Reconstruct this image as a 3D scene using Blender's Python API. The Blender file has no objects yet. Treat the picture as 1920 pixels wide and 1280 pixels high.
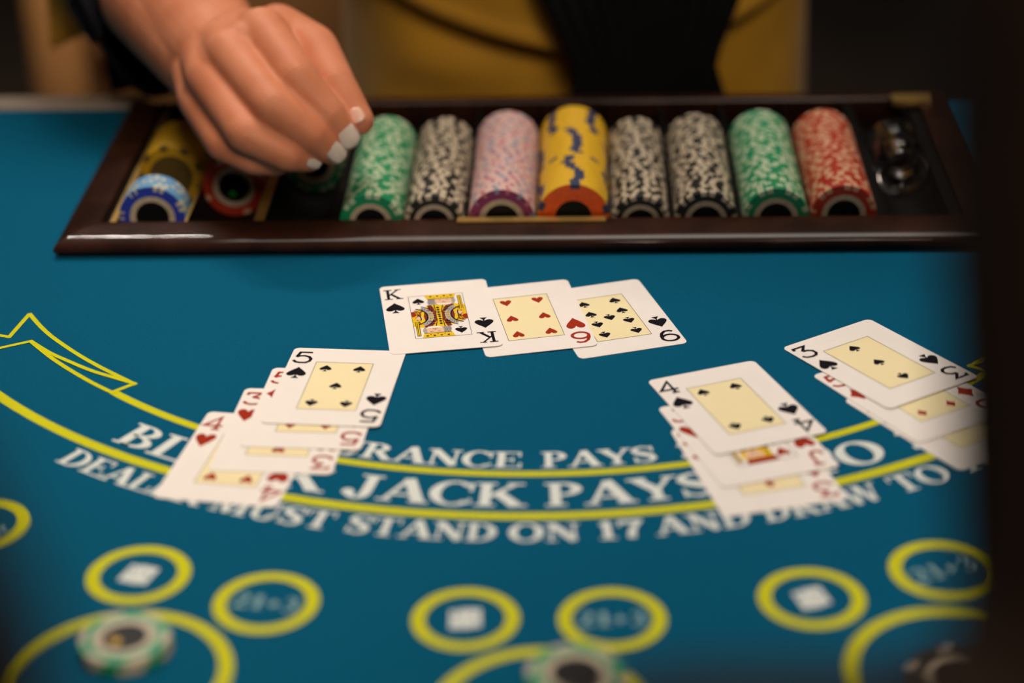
import bpy, bmesh, math, random
from mathutils import Vector, Matrix
random.seed(7)
R = math.radians
sc = bpy.context.scene
COL = sc.collection
TZ = 0.80                                    # felt height above the floor


def W(x, y, z=0.0):                          # millimetres on the felt -> world metres
    return Vector((x / 1000, (y - 1100) / 1000, TZ + z / 1000))


# ------------------------------------------------------------------ camera
cd = bpy.data.cameras.new('camera')
cam = bpy.data.objects.new('camera', cd)
COL.objects.link(cam)
rt = Vector((0.99969893, -0.01118638, -0.02183825))
up = Vector((0.02453659, 0.45576893, 0.88975988))
fw = Vector((0.0, 0.89002783, -0.45590619))
cam.matrix_world = Matrix(((rt.x, up.x, -fw.x, 0), (rt.y, up.y, -fw.y, -1.1),
                           (rt.z, up.z, -fw.z, TZ + 0.52947), (0, 0, 0, 1)))
cd.sensor_width = 36
cd.lens = 36 * 3868.6 / 1920
cd.clip_start = 0.02
cd.dof.use_dof = True
cd.dof.focus_distance = 1.172
cd.dof.aperture_fstop = 2.6
cd.dof.aperture_blades = 0
sc.camera = cam

# ------------------------------------------------------------------ world, light, exposure
wd = bpy.data.worlds.new('world')
sc.world = wd
wd.use_nodes = True
wd.node_tree.nodes['Background'].inputs[0].default_value = (1.0, 0.72, 0.5, 1)
wd.node_tree.nodes['Background'].inputs[1].default_value = 0.02


def area(name, loc, target, sx, sy, power, col, spread=180):
    l = bpy.data.lights.new(name, 'AREA')
    l.shape = 'RECTANGLE'
    l.size, l.size_y = sx, sy
    l.energy = power
    l.color = col
    l.spread = R(spread)
    o = bpy.data.objects.new(name, l)
    COL.objects.link(o)
    o.location = loc
    o.rotation_euler = (Vector(target) - Vector(loc)).to_track_quat('-Z', 'Y').to_euler()
    return o


area('overhead_light', (0.12, 0.22, TZ + 1.55), (0.10, 0.05, TZ), 1.1, 1.0, 2.75, (1.0, 0.90, 0.80), 46)
area('front_light', (0.5, -1.9, 2.5), (0.06, 0.2, TZ), 0.9, 0.9, 3.8, (1.0, 0.84, 0.66), 50)
area('room_light', (-0.45, 1.15, 2.2), (-0.42, 1.6, 0), 0.5, 0.5, 8, (1.0, 0.75, 0.45), 70)
sc.view_settings.view_transform = 'Standard'
sc.view_settings.look = 'None'
sc.view_settings.exposure = -0.03
sc.view_settings.gamma = 1.0
sc.view_settings.use_curve_mapping = False
sc.cycles.use_denoising = True
sc.cycles.max_bounces = 8


# ------------------------------------------------------------------ materials
def mat(name, col, rough=0.5, metal=0.0, coat=0.0, var=0.0, vscale=60.0, bump=0.0, bscale=300.0,
        spec=0.5, sheen=0.0, sss=0.0, trans=0.0, col2=None, emit=0.0, coat_rough=0.05, alpha=1.0):
    m = bpy.data.materials.new(name)
    m.use_nodes = True
    nt = m.node_tree
    b = nt.nodes['Principled BSDF']
    I = b.inputs
    I['Base Color'].default_value = (*col, 1)
    I['Roughness'].default_value = rough
    I['Metallic'].default_value = metal
    I['Coat Weight'].default_value = coat
    I['Coat Roughness'].default_value = coat_rough
    I['Specular IOR Level'].default_value = spec
    I['Sheen Weight'].default_value = sheen
    I['Transmission Weight'].default_value = trans
    I['Alpha'].default_value = alpha
    if sss:
        I['Subsurface Weight'].default_value = sss
        I['Subsurface Radius'].default_value = (0.9, 0.35, 0.18)
        I['Subsurface Scale'].default_value = 0.006
    if emit:
        I['Emission Color'].default_value = (*col, 1)
        I['Emission Strength'].default_value = emit
    tc = nt.nodes.new('ShaderNodeTexCoord')
    if var or col2:
        n = nt.nodes.new('ShaderNodeTexNoise')
        n.inputs['Scale'].default_value = vscale
        n.inputs['Detail'].default_value = 4
        nt.links.new(tc.outputs['Object'], n.inputs['Vector'])
        cr = nt.nodes.new('ShaderNodeValToRGB')
        cr.color_ramp.elements[0].position = 0.35
        cr.color_ramp.elements[1].position = 0.65
        c2 = col2 if col2 else tuple(min(1, c * (1 + var)) for c in col)
        c1 = col if col2 else tuple(c * (1 - var) for c in col)
        cr.color_ramp.elements[0].color = (*c1, 1)
        cr.color_ramp.elements[1].color = (*c2, 1)
        nt.links.new(n.outputs['Fac'], cr.inputs['Fac'])
        nt.links.new(cr.outputs['Color'], I['Base Color'])
    if bump:
        n = nt.nodes.new('ShaderNodeTexNoise')
        n.inputs['Scale'].default_value = bscale
        n.inputs['Detail'].default_value = 6
        nt.links.new(tc.outputs['Object'], n.inputs['Vector'])
        bp = nt.nodes.new('ShaderNodeBump')
        bp.inputs['Strength'].default_value = bump
        bp.inputs['Distance'].default_value = 0.0006
        nt.links.new(n.outputs['Fac'], bp.inputs['Height'])
        nt.links.new(bp.outputs['Normal'], I['Normal'])
    return m


M = {}
M['felt'] = mat('blue_felt', (0.0028, 0.091, 0.172), 0.95, spec=0.03, var=0.10, vscale=900, bump=0.5, bscale=1400)
M['yellow'] = mat('yellow_print', (0.60, 0.59, 0.014), 0.9, spec=0.05, var=0.06, vscale=900, bump=0.3, bscale=1400)
M['white_print'] = mat('white_print', (0.70, 0.74, 0.70), 0.9, spec=0.05, var=0.06, vscale=900, bump=0.3, bscale=1400)
M['grey_print'] = mat('grey_print', (0.26, 0.42, 0.43), 0.9, spec=0.05, var=0.06, vscale=900)
M['card'] = mat('card_stock', (0.86, 0.80, 0.75), 0.6, spec=0.2, var=0.01, bump=0.04, bscale=900)
M['panel'] = mat('card_cream', (0.88, 0.76, 0.45), 0.6, spec=0.2, var=0.01)
M['black'] = mat('black_ink', (0.010, 0.008, 0.012), 0.75, spec=0.03, var=0.2, vscale=800)
M['red'] = mat('red_ink', (0.34, 0.030, 0.012), 0.75, spec=0.03, var=0.12, vscale=800)
M['ink_yellow'] = mat('yellow_ink', (0.80, 0.52, 0.02), 0.75, spec=0.03, var=0.05)
M['ink_maroon'] = mat('maroon_ink', (0.20, 0.035, 0.025), 0.75, spec=0.03, var=0.2, vscale=900)
M['ink_grey'] = mat('grey_ink', (0.40, 0.36, 0.34), 0.75, spec=0.03, var=0.15, vscale=1500)
M['ink_skin'] = mat('flesh_ink', (0.78, 0.50, 0.33), 0.75, spec=0.03, var=0.06, vscale=900)
M['wood'] = mat('mahogany_lacquer', (0.026, 0.0085, 0.0042), 0.5, spec=0.06, coat=0.33, var=0.35, vscale=35, coat_rough=0.025, bump=0.05, bscale=120)
M['wood_in'] = mat('dark_tray_lining', (0.004, 0.003, 0.003), 0.6, spec=0.1, var=0.2)
M['brass'] = mat('brass', (0.62, 0.40, 0.12), 0.35, metal=0.8, var=0.1)
M['trim'] = mat('table_edge_trim', (0.34, 0.27, 0.22), 0.4, var=0.15, vscale=20)
M['cream'] = mat('chip_cream', (0.52, 0.43, 0.31), 0.5, var=0.12, vscale=400)
M['white_spot'] = mat('chip_white', (0.52, 0.48, 0.35), 0.5, var=0.08, vscale=400)
M['c_green'] = mat('chip_green', (0.006, 0.26, 0.105), 0.45, var=0.1, vscale=400)
M['c_black'] = mat('chip_black', (0.012, 0.013, 0.011), 0.45, var=0.1, vscale=400)
M['c_red'] = mat('chip_red', (0.42, 0.030, 0.012), 0.45, var=0.1, vscale=400)
M['c_orange'] = mat('chip_orange', (0.92, 0.115, 0.005), 0.45, var=0.08, vscale=400)
M['c_yellow'] = mat('chip_yellow', (0.74, 0.44, 0.02), 0.45, var=0.08, vscale=400)
M['c_yellow_shaded'] = mat('chip_yellow_shaded', (0.44, 0.25, 0.005), 0.45, var=0.08, vscale=400)  # yellow darkened in the colour to carry the shade under the sleeve
M['c_purple'] = mat('chip_purple', (0.24, 0.025, 0.12), 0.45, var=0.1, vscale=400)
M['c_blue'] = mat('chip_blue', (0.022, 0.045, 0.42), 0.45, var=0.1, vscale=400)
M['c_lblue'] = mat('chip_light_blue', (0.12, 0.30, 0.52), 0.45, var=0.1, vscale=400)
M['c_navy'] = mat('chip_navy', (0.035, 0.045, 0.11), 0.45, var=0.1, vscale=400)
M['c_pink'] = mat('chip_pink', (0.66, 0.44, 0.40), 0.5, var=0.08, vscale=400)
M['c_olive'] = mat('chip_olive', (0.09, 0.055, 0.008), 0.5, var=0.1, vscale=400)
M['c_salmon'] = mat('chip_salmon', (0.62, 0.34, 0.20), 0.5, var=0.1, vscale=400)
M['c_mint'] = mat('chip_pale_mint', (0.44, 0.54, 0.36), 0.5, var=0.1, vscale=400)
M['c_mauve'] = mat('chip_mauve', (0.50, 0.16, 0.20), 0.5, var=0.1, vscale=400)
M['c_greyblue'] = mat('chip_grey_blue', (0.24, 0.26, 0.36), 0.5, var=0.1, vscale=400)
M['inlay'] = mat('chip_black_inlay', (0.006, 0.006, 0.006), 0.45, spec=0.15, var=0.2)
M['gold_dot'] = mat('chip_gold_foil', (0.55, 0.33, 0.03), 0.5, metal=0.3, var=0.1)
M['green_dot'] = mat('chip_green_foil', (0.01, 0.5, 0.04), 0.3, metal=0.5, var=0.1)
M['red_dot'] = mat('chip_red_foil', (0.6, 0.05, 0.01), 0.3, metal=0.5, var=0.1)
M['skin'] = mat('skin', (0.53, 0.178, 0.086), 0.55, spec=0.25, sss=0.2, col2=(0.60, 0.222, 0.118), vscale=45, bump=0.18, bscale=520)
M['nail'] = mat('pearl_nail_polish', (0.60, 0.50, 0.43), 0.3, coat=0.4, var=0.03)
M['nail_bare'] = mat('bare_nail', (0.74, 0.42, 0.32), 0.3, coat=0.3, var=0.03)
M['gold_cloth'] = mat('tan_satin', (0.60, 0.30, 0.022), 0.55, var=0.08, vscale=18, sheen=0.1)
M['black_cloth'] = mat('black_cloth', (0.006, 0.006, 0.007), 0.85, spec=0.1, var=0.2, vscale=50)
M['navy_cloth'] = mat('navy_cloth', (0.016, 0.016, 0.024), 0.8, spec=0.2, var=0.2, vscale=50)
M['brown_cloth'] = mat('dark_brown_cloth', (0.020, 0.010, 0.006), 0.85, spec=0.15, var=0.2, vscale=50)
M['hair'] = mat('dark_hair', (0.012, 0.008, 0.006), 0.5, var=0.2)
M['acrylic'] = mat('clear_acrylic', (0.9, 0.88, 0.9), 0.06, trans=1.0, var=0.01)
M['wall'] = mat('dark_wall', (0.020, 0.012, 0.007), 0.8, var=0.2, vscale=3)
M['floor'] = mat('dark_carpet', (0.018, 0.012, 0.009), 0.95, var=0.3, vscale=8)
M['chair_cloth'] = mat('tan_brown_upholstery', (0.40, 0.20, 0.075), 0.8, var=0.15, vscale=6)
M['chair_wood'] = mat('dark_chair_wood', (0.03, 0.015, 0.008), 0.5, var=0.2)
M['red_cloth'] = mat('rust_red_upholstery', (0.26, 0.04, 0.012), 0.8, var=0.15, vscale=6)
M['lamp'] = mat('lamp_housing', (0.05, 0.05, 0.05), 0.5, var=0.1)
M['bulb'] = mat('warm_white_bulb', (1.0, 0.88, 0.78), 0.4, emit=950.0)


# ------------------------------------------------------------------ object helpers
def tag(o, label=None, cat=None, group=None, kind=None):
    if label: o['label'] = label
    if cat: o['category'] = cat
    if group: o['group'] = group
    if kind: o['kind'] = kind
    return o


def empty(name, M4, label=None, cat=None, group=None):
    o = bpy.data.objects.new(name, None)
    COL.objects.link(o)
    o.empty_display_size = 0.02
    if isinstance(M4, Matrix):
        o.matrix_world = M4
    else:
        o.location = M4
    return tag(o, label, cat, group)


class MB:
    """collects vertices and faces (metres, local to the object); faces carry a material name"""
    def __init__(s):
        s.v, s.f, s.m = [], [], []

    def poly(s, pts, m=0):
        n = len(s.v)
        s.v += [tuple(p) for p in pts]
        s.f.append(tuple(range(n, n + len(pts))))
        s.m.append(m)

    def grid(s, rows, m=0, closed=False, flip=False):
        n = len(s.v)
        k = len(rows[0])
        for r_ in rows: s.v += [tuple(p) for p in r_]
        for i in range(len(rows) - 1):
            for j in range(k if closed else k - 1):
                a, b = n + i * k + j, n + i * k + (j + 1) % k
                c, d = b + k, a + k
                s.f.append((a, d, c, b) if flip else (a, b, c, d))
                s.m.append(m)

    def box(s, x0, y0, z0, x1, y1, z1, m=0):
        n = len(s.v)
        s.v += [(x, y, z) for z in (z0, z1) for y in (y0, y1) for x in (x0, x1)]
        for q in ((0, 2, 3, 1), (4, 5, 7, 6), (0, 1, 5, 4), (2, 6, 7, 3), (0, 4, 6, 2), (1, 3, 7, 5)):
            s.f.append(tuple(n + i for i in q))
            s.m.append(m)

    def build(s, name, mats, parent=None, smooth=False, mw=None):
        me = bpy.data.meshes.new(name)
        me.from_pydata(s.v, [], s.f)
        ms = mats if isinstance(mats, (list, tuple)) else [mats]
        for k in ms: me.materials.append(M[k])
        if len(ms) > 1: me.polygons.foreach_set('material_index', s.m)
        if smooth: me.polygons.foreach_set('use_smooth', [True] * len(s.f))
        me.update()
        o = bpy.data.objects.new(name, me)
        COL.objects.link(o)
        if parent: o.parent = parent
        if mw is not None: o.matrix_world = mw
        return o


def recalc(o):
    bm = bmesh.new()
    bm.from_mesh(o.data)
    bmesh.ops.remove_doubles(bm, verts=bm.verts, dist=1e-6)
    bmesh.ops.recalc_face_normals(bm, faces=bm.faces)
    bm.to_mesh(o.data)
    bm.free()
    return o


def lathe(prof, n=32, m=None):
    """profile (r, z) about z"""
    b = MB()
    for i in range(len(prof) - 1):
        (r0, z0), (r1, z1) = prof[i], prof[i + 1]
        for k in range(n):
            a, c = 2 * math.pi * k / n, 2 * math.pi * (k + 1) / n
            b.poly([(r0 * math.cos(a), r0 * math.sin(a), z0), (r0 * math.cos(c), r0 * math.sin(c), z0),
                    (r1 * math.cos(c), r1 * math.sin(c), z1), (r1 * math.cos(a), r1 * math.sin(a), z1)],
                   m[i] if m else 0)
    return b


# ------------------------------------------------------------------ flat print shapes (2-D polygons)
def arc_pts(cx, cy, rx, ry, a0, a1, n=24):
    return [(cx + rx * math.cos(R(a0 + (a1 - a0) * i / n)), cy + ry * math.sin(R(a0 + (a1 - a0) * i / n))) for i in range(n + 1)]


def rect2(x0, y0, x1, y1):
    return [(x0, y0), (x1, y0), (x1, y1), (x0, y1)]


def ring2(cx, cy, ro, ri, a0=0, a1=360, n=32):
    ro = ro if isinstance(ro, tuple) else (ro, ro)
    ri = ri if isinstance(ri, tuple) else (ri, ri)
    o, i = arc_pts(cx, cy, *ro, a0, a1, n), arc_pts(cx, cy, *ri, a0, a1, n)
    return [[o[k], o[k + 1], i[k + 1], i[k]] for k in range(n)]


def stroke2(pts, w, closed=False):
    """ribbon polygons along a polyline, width a number or one per point"""
    n = len(pts)
    ws = w if isinstance(w, (list, tuple)) else [w] * n
    L, Rr = [], []
    for i in range(n):
        if closed:
            a, b = pts[i - 1], pts[(i + 1) % n]
        else:
            a, b = pts[max(0, i - 1)], pts[min(n - 1, i + 1)]
        p = pts[i]
        d1 = Vector((p[0] - a[0], p[1] - a[1]))
        d2 = Vector((b[0] - p[0], b[1] - p[1]))
        if d1.length < 1e-9: d1 = d2
        if d2.length < 1e-9: d2 = d1
        d1, d2 = d1.normalized(), d2.normalized()
        t = d1 + d2
        t = t.normalized() if t.length > 1e-6 else d1
        nn = Vector((-t.y, t.x))
        k = min(1 / max(0.35, abs(nn.dot(Vector((-d1.y, d1.x))))), 2.2)
        L.append((p[0] + nn.x * ws[i] / 2 * k, p[1] + nn.y * ws[i] / 2 * k))
        Rr.append((p[0] - nn.x * ws[i] / 2 * k, p[1] - nn.y * ws[i] / 2 * k))
    m = n if closed else n - 1
    return [[Rr[i], Rr[(i + 1) % n], L[(i + 1) % n], L[i]] for i in range(m)]


def ser(x, y, w=0.42, h=0.07):
    return rect2(x - w / 2, y, x + w / 2, y + h)


def stem(x, w=0.21, sw=0.44):
    return [rect2(x - w / 2, 0, x + w / 2, 1), ser(x, 0, sw), ser(x, 0.93, sw)]


def glyph(ch):
    """bold serif capitals and figures, cap height 1: (polygons, advance)"""
    if ch == 'A':
        return stroke2([(0.14, 0.03), (0.50, 1.0)], 0.10) + stroke2([(0.50, 1.0), (0.86, 0.03)], 0.25) + \
            [rect2(0.27, 0.26, 0.75, 0.34), ser(0.13, 0, 0.32), ser(0.86, 0, 0.42)], 1.02
    if ch == 'B':
        return stem(0.22) + ring2(0.36, 0.75, (0.36, 0.25), (0.17, 0.175), -90, 90, 16) + ring2(0.36, 0.27, (0.44, 0.27), (0.23, 0.19), -90, 90, 16) + \
            [rect2(0.2, 0.93, 0.38, 1), rect2(0.2, 0.46, 0.4, 0.54), rect2(0.2, 0, 0.38, 0.08)], 0.86
    if ch == 'C':
        return ring2(0.52, 0.5, (0.50, 0.53), (0.27, 0.45), 42, 318, 30) + [rect2(0.82, 0.62, 0.90, 0.97), rect2(0.84, 0.10, 0.90, 0.28)], 0.98
    if ch == 'D':
        return stem(0.22) + ring2(0.36, 0.5, (0.58, 0.5), (0.35, 0.42), -90, 90, 20) + [rect2(0.2, 0.92, 0.38, 1), rect2(0.2, 0, 0.38, 0.08)], 1.0
    if ch in 'EF':
        e = stem(0.22) + [rect2(0.22, 0.93, 0.78, 1), rect2(0.22, 0.47, 0.58, 0.54), rect2(0.72, 0.72, 0.79, 1), rect2(0.53, 0.36, 0.59, 0.65)]
        return e + [rect2(0.22, 0, 0.80, 0.07), rect2(0.75, 0, 0.82, 0.30)], 0.86
    if ch == 'I': return stem(0.24), 0.48
    if ch == 'J':
        return [rect2(0.40, 0.22, 0.62, 1), ser(0.50, 0.93, 0.48)] + ring2(0.34, 0.24, (0.28, 0.30), (0.06, 0.22), 180, 360, 16) + \
            [arc_pts(0.14, 0.20, 0.13, 0.13, 0, 360, 14)[:-1]], 0.80
    if ch == 'K':
        return stem(0.22) + stroke2([(0.30, 0.40), (0.82, 0.97)], 0.10) + stroke2([(0.44, 0.60), (0.86, 0.03)], 0.24) + [ser(0.82, 0.93, 0.36), ser(0.88, 0, 0.40)], 1.04
    if ch == 'L': return stem(0.22) + [rect2(0.22, 0, 0.78, 0.07), rect2(0.73, 0, 0.80, 0.34)], 0.82
    if ch == 'M':
        return [rect2(0.13, 0, 0.20, 1), rect2(0.90, 0, 1.11, 1), ser(0.16, 0, 0.30), ser(0.14, 0.93, 0.30), ser(1.0, 0, 0.44), ser(1.04, 0.93, 0.36)] + \
            stroke2([(0.22, 1), (0.58, 0.02)], 0.22) + stroke2([(0.58, 0.02), (0.94, 1)], 0.09), 1.24
    if ch == 'N':
        return [rect2(0.16, 0, 0.24, 1), rect2(0.82, 0, 0.90, 1), ser(0.20, 0, 0.32), ser(0.16, 0.93, 0.30), ser(0.86, 0.93, 0.32)] + \
            stroke2([(0.20, 0.97), (0.86, 0.03)], 0.25), 1.06
    if ch == 'O': return ring2(0.52, 0.5, (0.51, 0.53), (0.27, 0.44), 0, 360, 40), 1.06
    if ch == 'P':
        return stem(0.22) + ring2(0.36, 0.72, (0.42, 0.28), (0.20, 0.20), -90, 90, 16) + [rect2(0.2, 0.92, 0.38, 1), rect2(0.2, 0.44, 0.38, 0.52)], 0.84
    if ch == 'R':
        return stem(0.22) + ring2(0.36, 0.74, (0.42, 0.26), (0.20, 0.185), -90, 90, 16) + [rect2(0.2, 0.925, 0.38, 1), rect2(0.2, 0.48, 0.42, 0.555)] + \
            stroke2([(0.46, 0.52), (0.84, 0.03)], 0.23) + [ser(0.88, 0, 0.28)], 1.0
    if ch == 'S':
        pts = [(0.70, 0.80), (0.60, 0.93), (0.40, 0.98), (0.20, 0.90), (0.14, 0.74), (0.26, 0.60), (0.45, 0.50), (0.62, 0.39), (0.68, 0.24), (0.58, 0.08), (0.38, 0.02), (0.20, 0.08), (0.10, 0.24)]
        return stroke2(pts, [0.06, 0.08, 0.09, 0.14, 0.19, 0.23, 0.25, 0.23, 0.19, 0.13, 0.09, 0.08, 0.06]) + [rect2(0.67, 0.66, 0.74, 0.99), rect2(0.07, 0.01, 0.14, 0.34)], 0.80
    if ch == 'T':
        return [rect2(0.37, 0, 0.58, 1), ser(0.475, 0, 0.44), rect2(0.06, 0.93, 0.89, 1), rect2(0.04, 0.70, 0.10, 1), rect2(0.85, 0.70, 0.91, 1)], 0.95
    if ch == 'U':
        return [rect2(0.12, 0.32, 0.33, 1), rect2(0.80, 0.32, 0.88, 1), ser(0.22, 0.93, 0.42), ser(0.84, 0.93, 0.32)] + \
            ring2(0.50, 0.34, (0.38, 0.36), (0.17, 0.27), 180, 360, 18) + ring2(0.60, 0.34, (0.28, 0.36), (0.20, 0.27), 270, 360, 10), 1.0
    if ch == 'W':
        return stroke2([(0.12, 0.97), (0.42, 0.0)], 0.23) + stroke2([(0.42, 0), (0.70, 0.97)], 0.09) + stroke2([(0.68, 0.97), (0.98, 0.0)], 0.23) + \
            stroke2([(0.98, 0), (1.26, 0.97)], 0.09) + [ser(0.12, 0.93, 0.42), ser(0.66, 0.93, 0.4), ser(1.27, 0.93, 0.30)], 1.38
    if ch == 'Y':
        return [rect2(0.40, 0, 0.61, 0.5), ser(0.5, 0, 0.44)] + stroke2([(0.14, 0.97), (0.52, 0.42)], 0.23) + stroke2([(0.52, 0.42), (0.86, 0.97)], 0.10) + \
            [ser(0.16, 0.93, 0.42), ser(0.86, 0.93, 0.32)], 0.98
    if ch == '1': return stem(0.32, 0.21, 0.46)[:2] + stroke2([(0.34, 0.96), (0.12, 0.80)], 0.09), 0.60
    if ch == '2':
        return stroke2([(0.12, 0.74), (0.22, 0.92), (0.42, 0.98), (0.60, 0.86), (0.60, 0.66), (0.42, 0.42), (0.14, 0.10)], [0.12, 0.1, 0.1, 0.18, 0.2, 0.12, 0.1]) + \
            [rect2(0.08, 0, 0.72, 0.17)], 0.80
    if ch == '3':
        return stroke2([(0.14, 0.80), (0.30, 0.97), (0.52, 0.93), (0.58, 0.76), (0.42, 0.56), (0.60, 0.42), (0.62, 0.2), (0.44, 0.03), (0.22, 0.04), (0.10, 0.2)],
                       [0.1, 0.1, 0.14, 0.18, 0.1, 0.16, 0.2, 0.12, 0.1, 0.12]), 0.78
    if ch == '6':
        return ring2(0.42, 0.32, (0.34, 0.34), (0.16, 0.25), 0, 360, 26) + stroke2([(0.66, 0.97), (0.36, 0.84), (0.16, 0.56), (0.12, 0.3)], [0.06, 0.12, 0.18, 0.17]), 0.82
    if ch == '7': return [rect2(0.06, 0.82, 0.72, 1), rect2(0.04, 0.68, 0.11, 1)] + stroke2([(0.66, 0.92), (0.42, 0.5), (0.34, 0)], [0.12, 0.18, 0.24]), 0.76
    if ch == '+': return [rect2(0.10, 0.38, 0.62, 0.52), rect2(0.29, 0.19, 0.43, 0.71)], 0.74
    return [], 0.5


def print_poly(b, polys, f, z, m=0):
    for i_, p in enumerate(polys):
        q = [f(*a) for a in p]
        ar = sum(q[i][0] * q[(i + 1) % len(q)][1] - q[(i + 1) % len(q)][0] * q[i][1] for i in range(len(q)))
        if ar < 0: q.reverse()
        zz = (z + (i_ % 9) * .0035) / 1000       # overlapping strokes never share a plane
        b.poly([(x / 1000, y / 1000, zz) for x, y in q], m)


# ------------------------------------------------------------------ the room
def slab(name, x0, y0, z0, x1, y1, z1, m):
    b = MB()
    b.box(x0, y0, z0, x1, y1, z1)
    return tag(b.build(name, m), kind='structure')


slab('floor', -4, -3, -0.05, 4, 5.2, 0.0, 'floor')
slab('wall_back', -4, 5.0, 0.0, 4, 5.2, 3.0, 'wall')
slab('wall_left', -4.1, -3, 0.0, -4, 5.2, 3.0, 'wall')
slab('wall_right', 4, -3, 0.0, 4.1, 5.2, 3.0, 'wall')

# ------------------------------------------------------------------ the table
YAW = R(-2.26)
TRAY = Matrix.Translation(W(0, 1150, 0)) @ Matrix.Rotation(YAW, 4, 'Z')
TX0, TX1, TD = -281, 306, 254               # tray outline in its own frame, mm


def tray2felt(x, y):
    c, s = math.cos(YAW), math.sin(YAW)
    return x * c - y * s, 1150 + x * s + y * c


table = empty('blackjack_table', W(0, 1100, 0) - Vector((0, 0, TZ)),
              'blackjack table with blue felt and yellow and white print', 'table')
table.matrix_world = Matrix.Translation((0, 0, 0))


def tpart(b, name, m, label=None, smooth=False):
    """b holds felt millimetres/1000 with y measured from the same origin as W"""
    o = b.build(name, m, table, smooth)
    o.location = (0, -1.1, TZ)
    if label: o['label'] = label
    return o


def back_y(x): return 1421 - 0.0394 * (x + 300)


near = [(860 * math.cos(R(a)), 1360 + 770 * math.sin(R(a))) for a in range(180, 361, 5)]
outer = [(-860, back_y(-860))] + near + [(860, back_y(860))]
hole = [tray2felt(x, y) for x, y in ((TX0 + 8, 8), (TX1 - 8, 8), (TX1 - 8, TD - 8), (TX0 + 8, TD - 8))]


def slab_with_hole(name, m, z0, z1, outer, hole):
    bm = bmesh.new()
    ed = []
    for lp in (outer, hole):
        vs = [bm.verts.new((x / 1000, y / 1000, z1 / 1000)) for x, y in lp]
        ed += [bm.edges.new((vs[i], vs[(i + 1) % len(vs)])) for i in range(len(vs))]
    bmesh.ops.triangle_fill(bm, edges=ed, use_beauty=True)
    bmesh.ops.recalc_face_normals(bm, faces=bm.faces)
    if bm.faces and sum(f.normal.z for f in bm.faces) < 0:
        bmesh.ops.reverse_faces(bm, faces=bm.faces)
    g = bmesh.ops.extrude_face_region(bm, geom=list(bm.faces))
    for v in [e for e in g['geom'] if isinstance(e, bmesh.types.BMVert)]: v.co.z = z0 / 1000
    bmesh.ops.recalc_face_normals(bm, faces=bm.faces)
    me = bpy.data.meshes.new(name)
    bm.to_mesh(me)
    bm.free()
    me.materials.append(M[m])
    o = bpy.data.objects.new(name, me)
    COL.objects.link(o)
    o.parent = table
    o.location = (0, -1.1, TZ)
    return o


slab_with_hole('felt', 'felt', -3, 0, outer, hole)
slab_with_hole('table_board', 'wood_in', -40, -3.1, outer, hole)
# pale trim along the straight dealer edge
for x0, x1 in ((-860, -262), (420, 860)):
    b = MB()
    b.grid([[(x / 1000, (back_y(x) + dy) / 1000, z / 1000) for dy, z in ((0.2, -20), (0.2, 1.5), (2, 3), (22, 3), (25, 1), (25, -40), (0.2, -40))] for x in (x0, x1)], closed=True)
    tpart(b, 'edge_trim', 'trim', 'pale narrow trim along the dealer edge')
# padded arm rest round the player edge
b = MB()
rows = []
for i, a in enumerate(range(180, 361, 5)):
    nx, ny = math.cos(R(a)), math.sin(R(a))
    cx, cy = 860 * nx, 1360 + 770 * ny
    rows.append([((cx + nx * (45 + 44 * math.cos(R(t)))) / 1000, (cy + ny * (45 + 44 * math.cos(R(t)))) / 1000, (-6 + 26 * math.sin(R(t))) / 1000) for t in range(0, 360, 30)])
b.grid(rows, closed=True)
tpart(b, 'arm_rest', 'brown_cloth', 'padded dark arm rest round the player edge', True)
for sx in (-1, 1):
    b = MB()
    b.box(sx * 0.42 - 0.09, -0.10 + 1.1 - 0.09, -TZ + 0.05, sx * 0.42 + 0.09, -0.10 + 1.1 + 0.09, -0.04)
    b.box(sx * 0.42 - 0.13, 0.78, -TZ + 0.001, sx * 0.42 + 0.13, 1.30, -TZ + 0.05)
    tpart(b, 'leg', 'wood')

# --- print on the felt
ZP = 0.12
C1, C2 = (20.87, 1225.46), (20.48, 1243.73)


def arc_line(c, r, w, a0, a1):
    b = MB()
    o = [(c[0] + rr * math.sin(R(a)), c[1] - rr * math.cos(R(a))) for rr in (r + w / 2, r - w / 2) for a in [a0 + (a1 - a0) * i / 90 for i in range(91)]]
    for i in range(90):
        q = [o[i], o[i + 1], o[91 + i + 1], o[91 + i]]
        print_poly(b, [q], lambda x, y: (x, y), ZP)
    return b


tpart(arc_line(C1, 337.9, 5.0, -44.6, 44.6), 'arc_line', 'yellow', 'yellow arc under the insurance lettering')
tpart(arc_line(C2, 395.85, 6.2, -80, 80), 'arc_line', 'yellow', 'yellow arc above the dealer rule lettering')

def smooth(pts, n=5):
    """Catmull-Rom through the points"""
    out = []
    for i in range(len(pts) - 1):
        p0, p1, p2, p3 = pts[max(0, i - 1)], pts[i], pts[i + 1], pts[min(len(pts) - 1, i + 2)]
        for k in range(n):
            t = k / n
            out.append(tuple(.5 * (2 * b_ + (c_ - a_) * t + (2 * a_ - 5 * b_ + 4 * c_ - d_) * t * t + (3 * b_ - a_ - 3 * c_ + d_) * t ** 3) for a_, b_, c_, d_ in zip(p0, p1, p2, p3)))
    return out + [pts[-1]]


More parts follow.
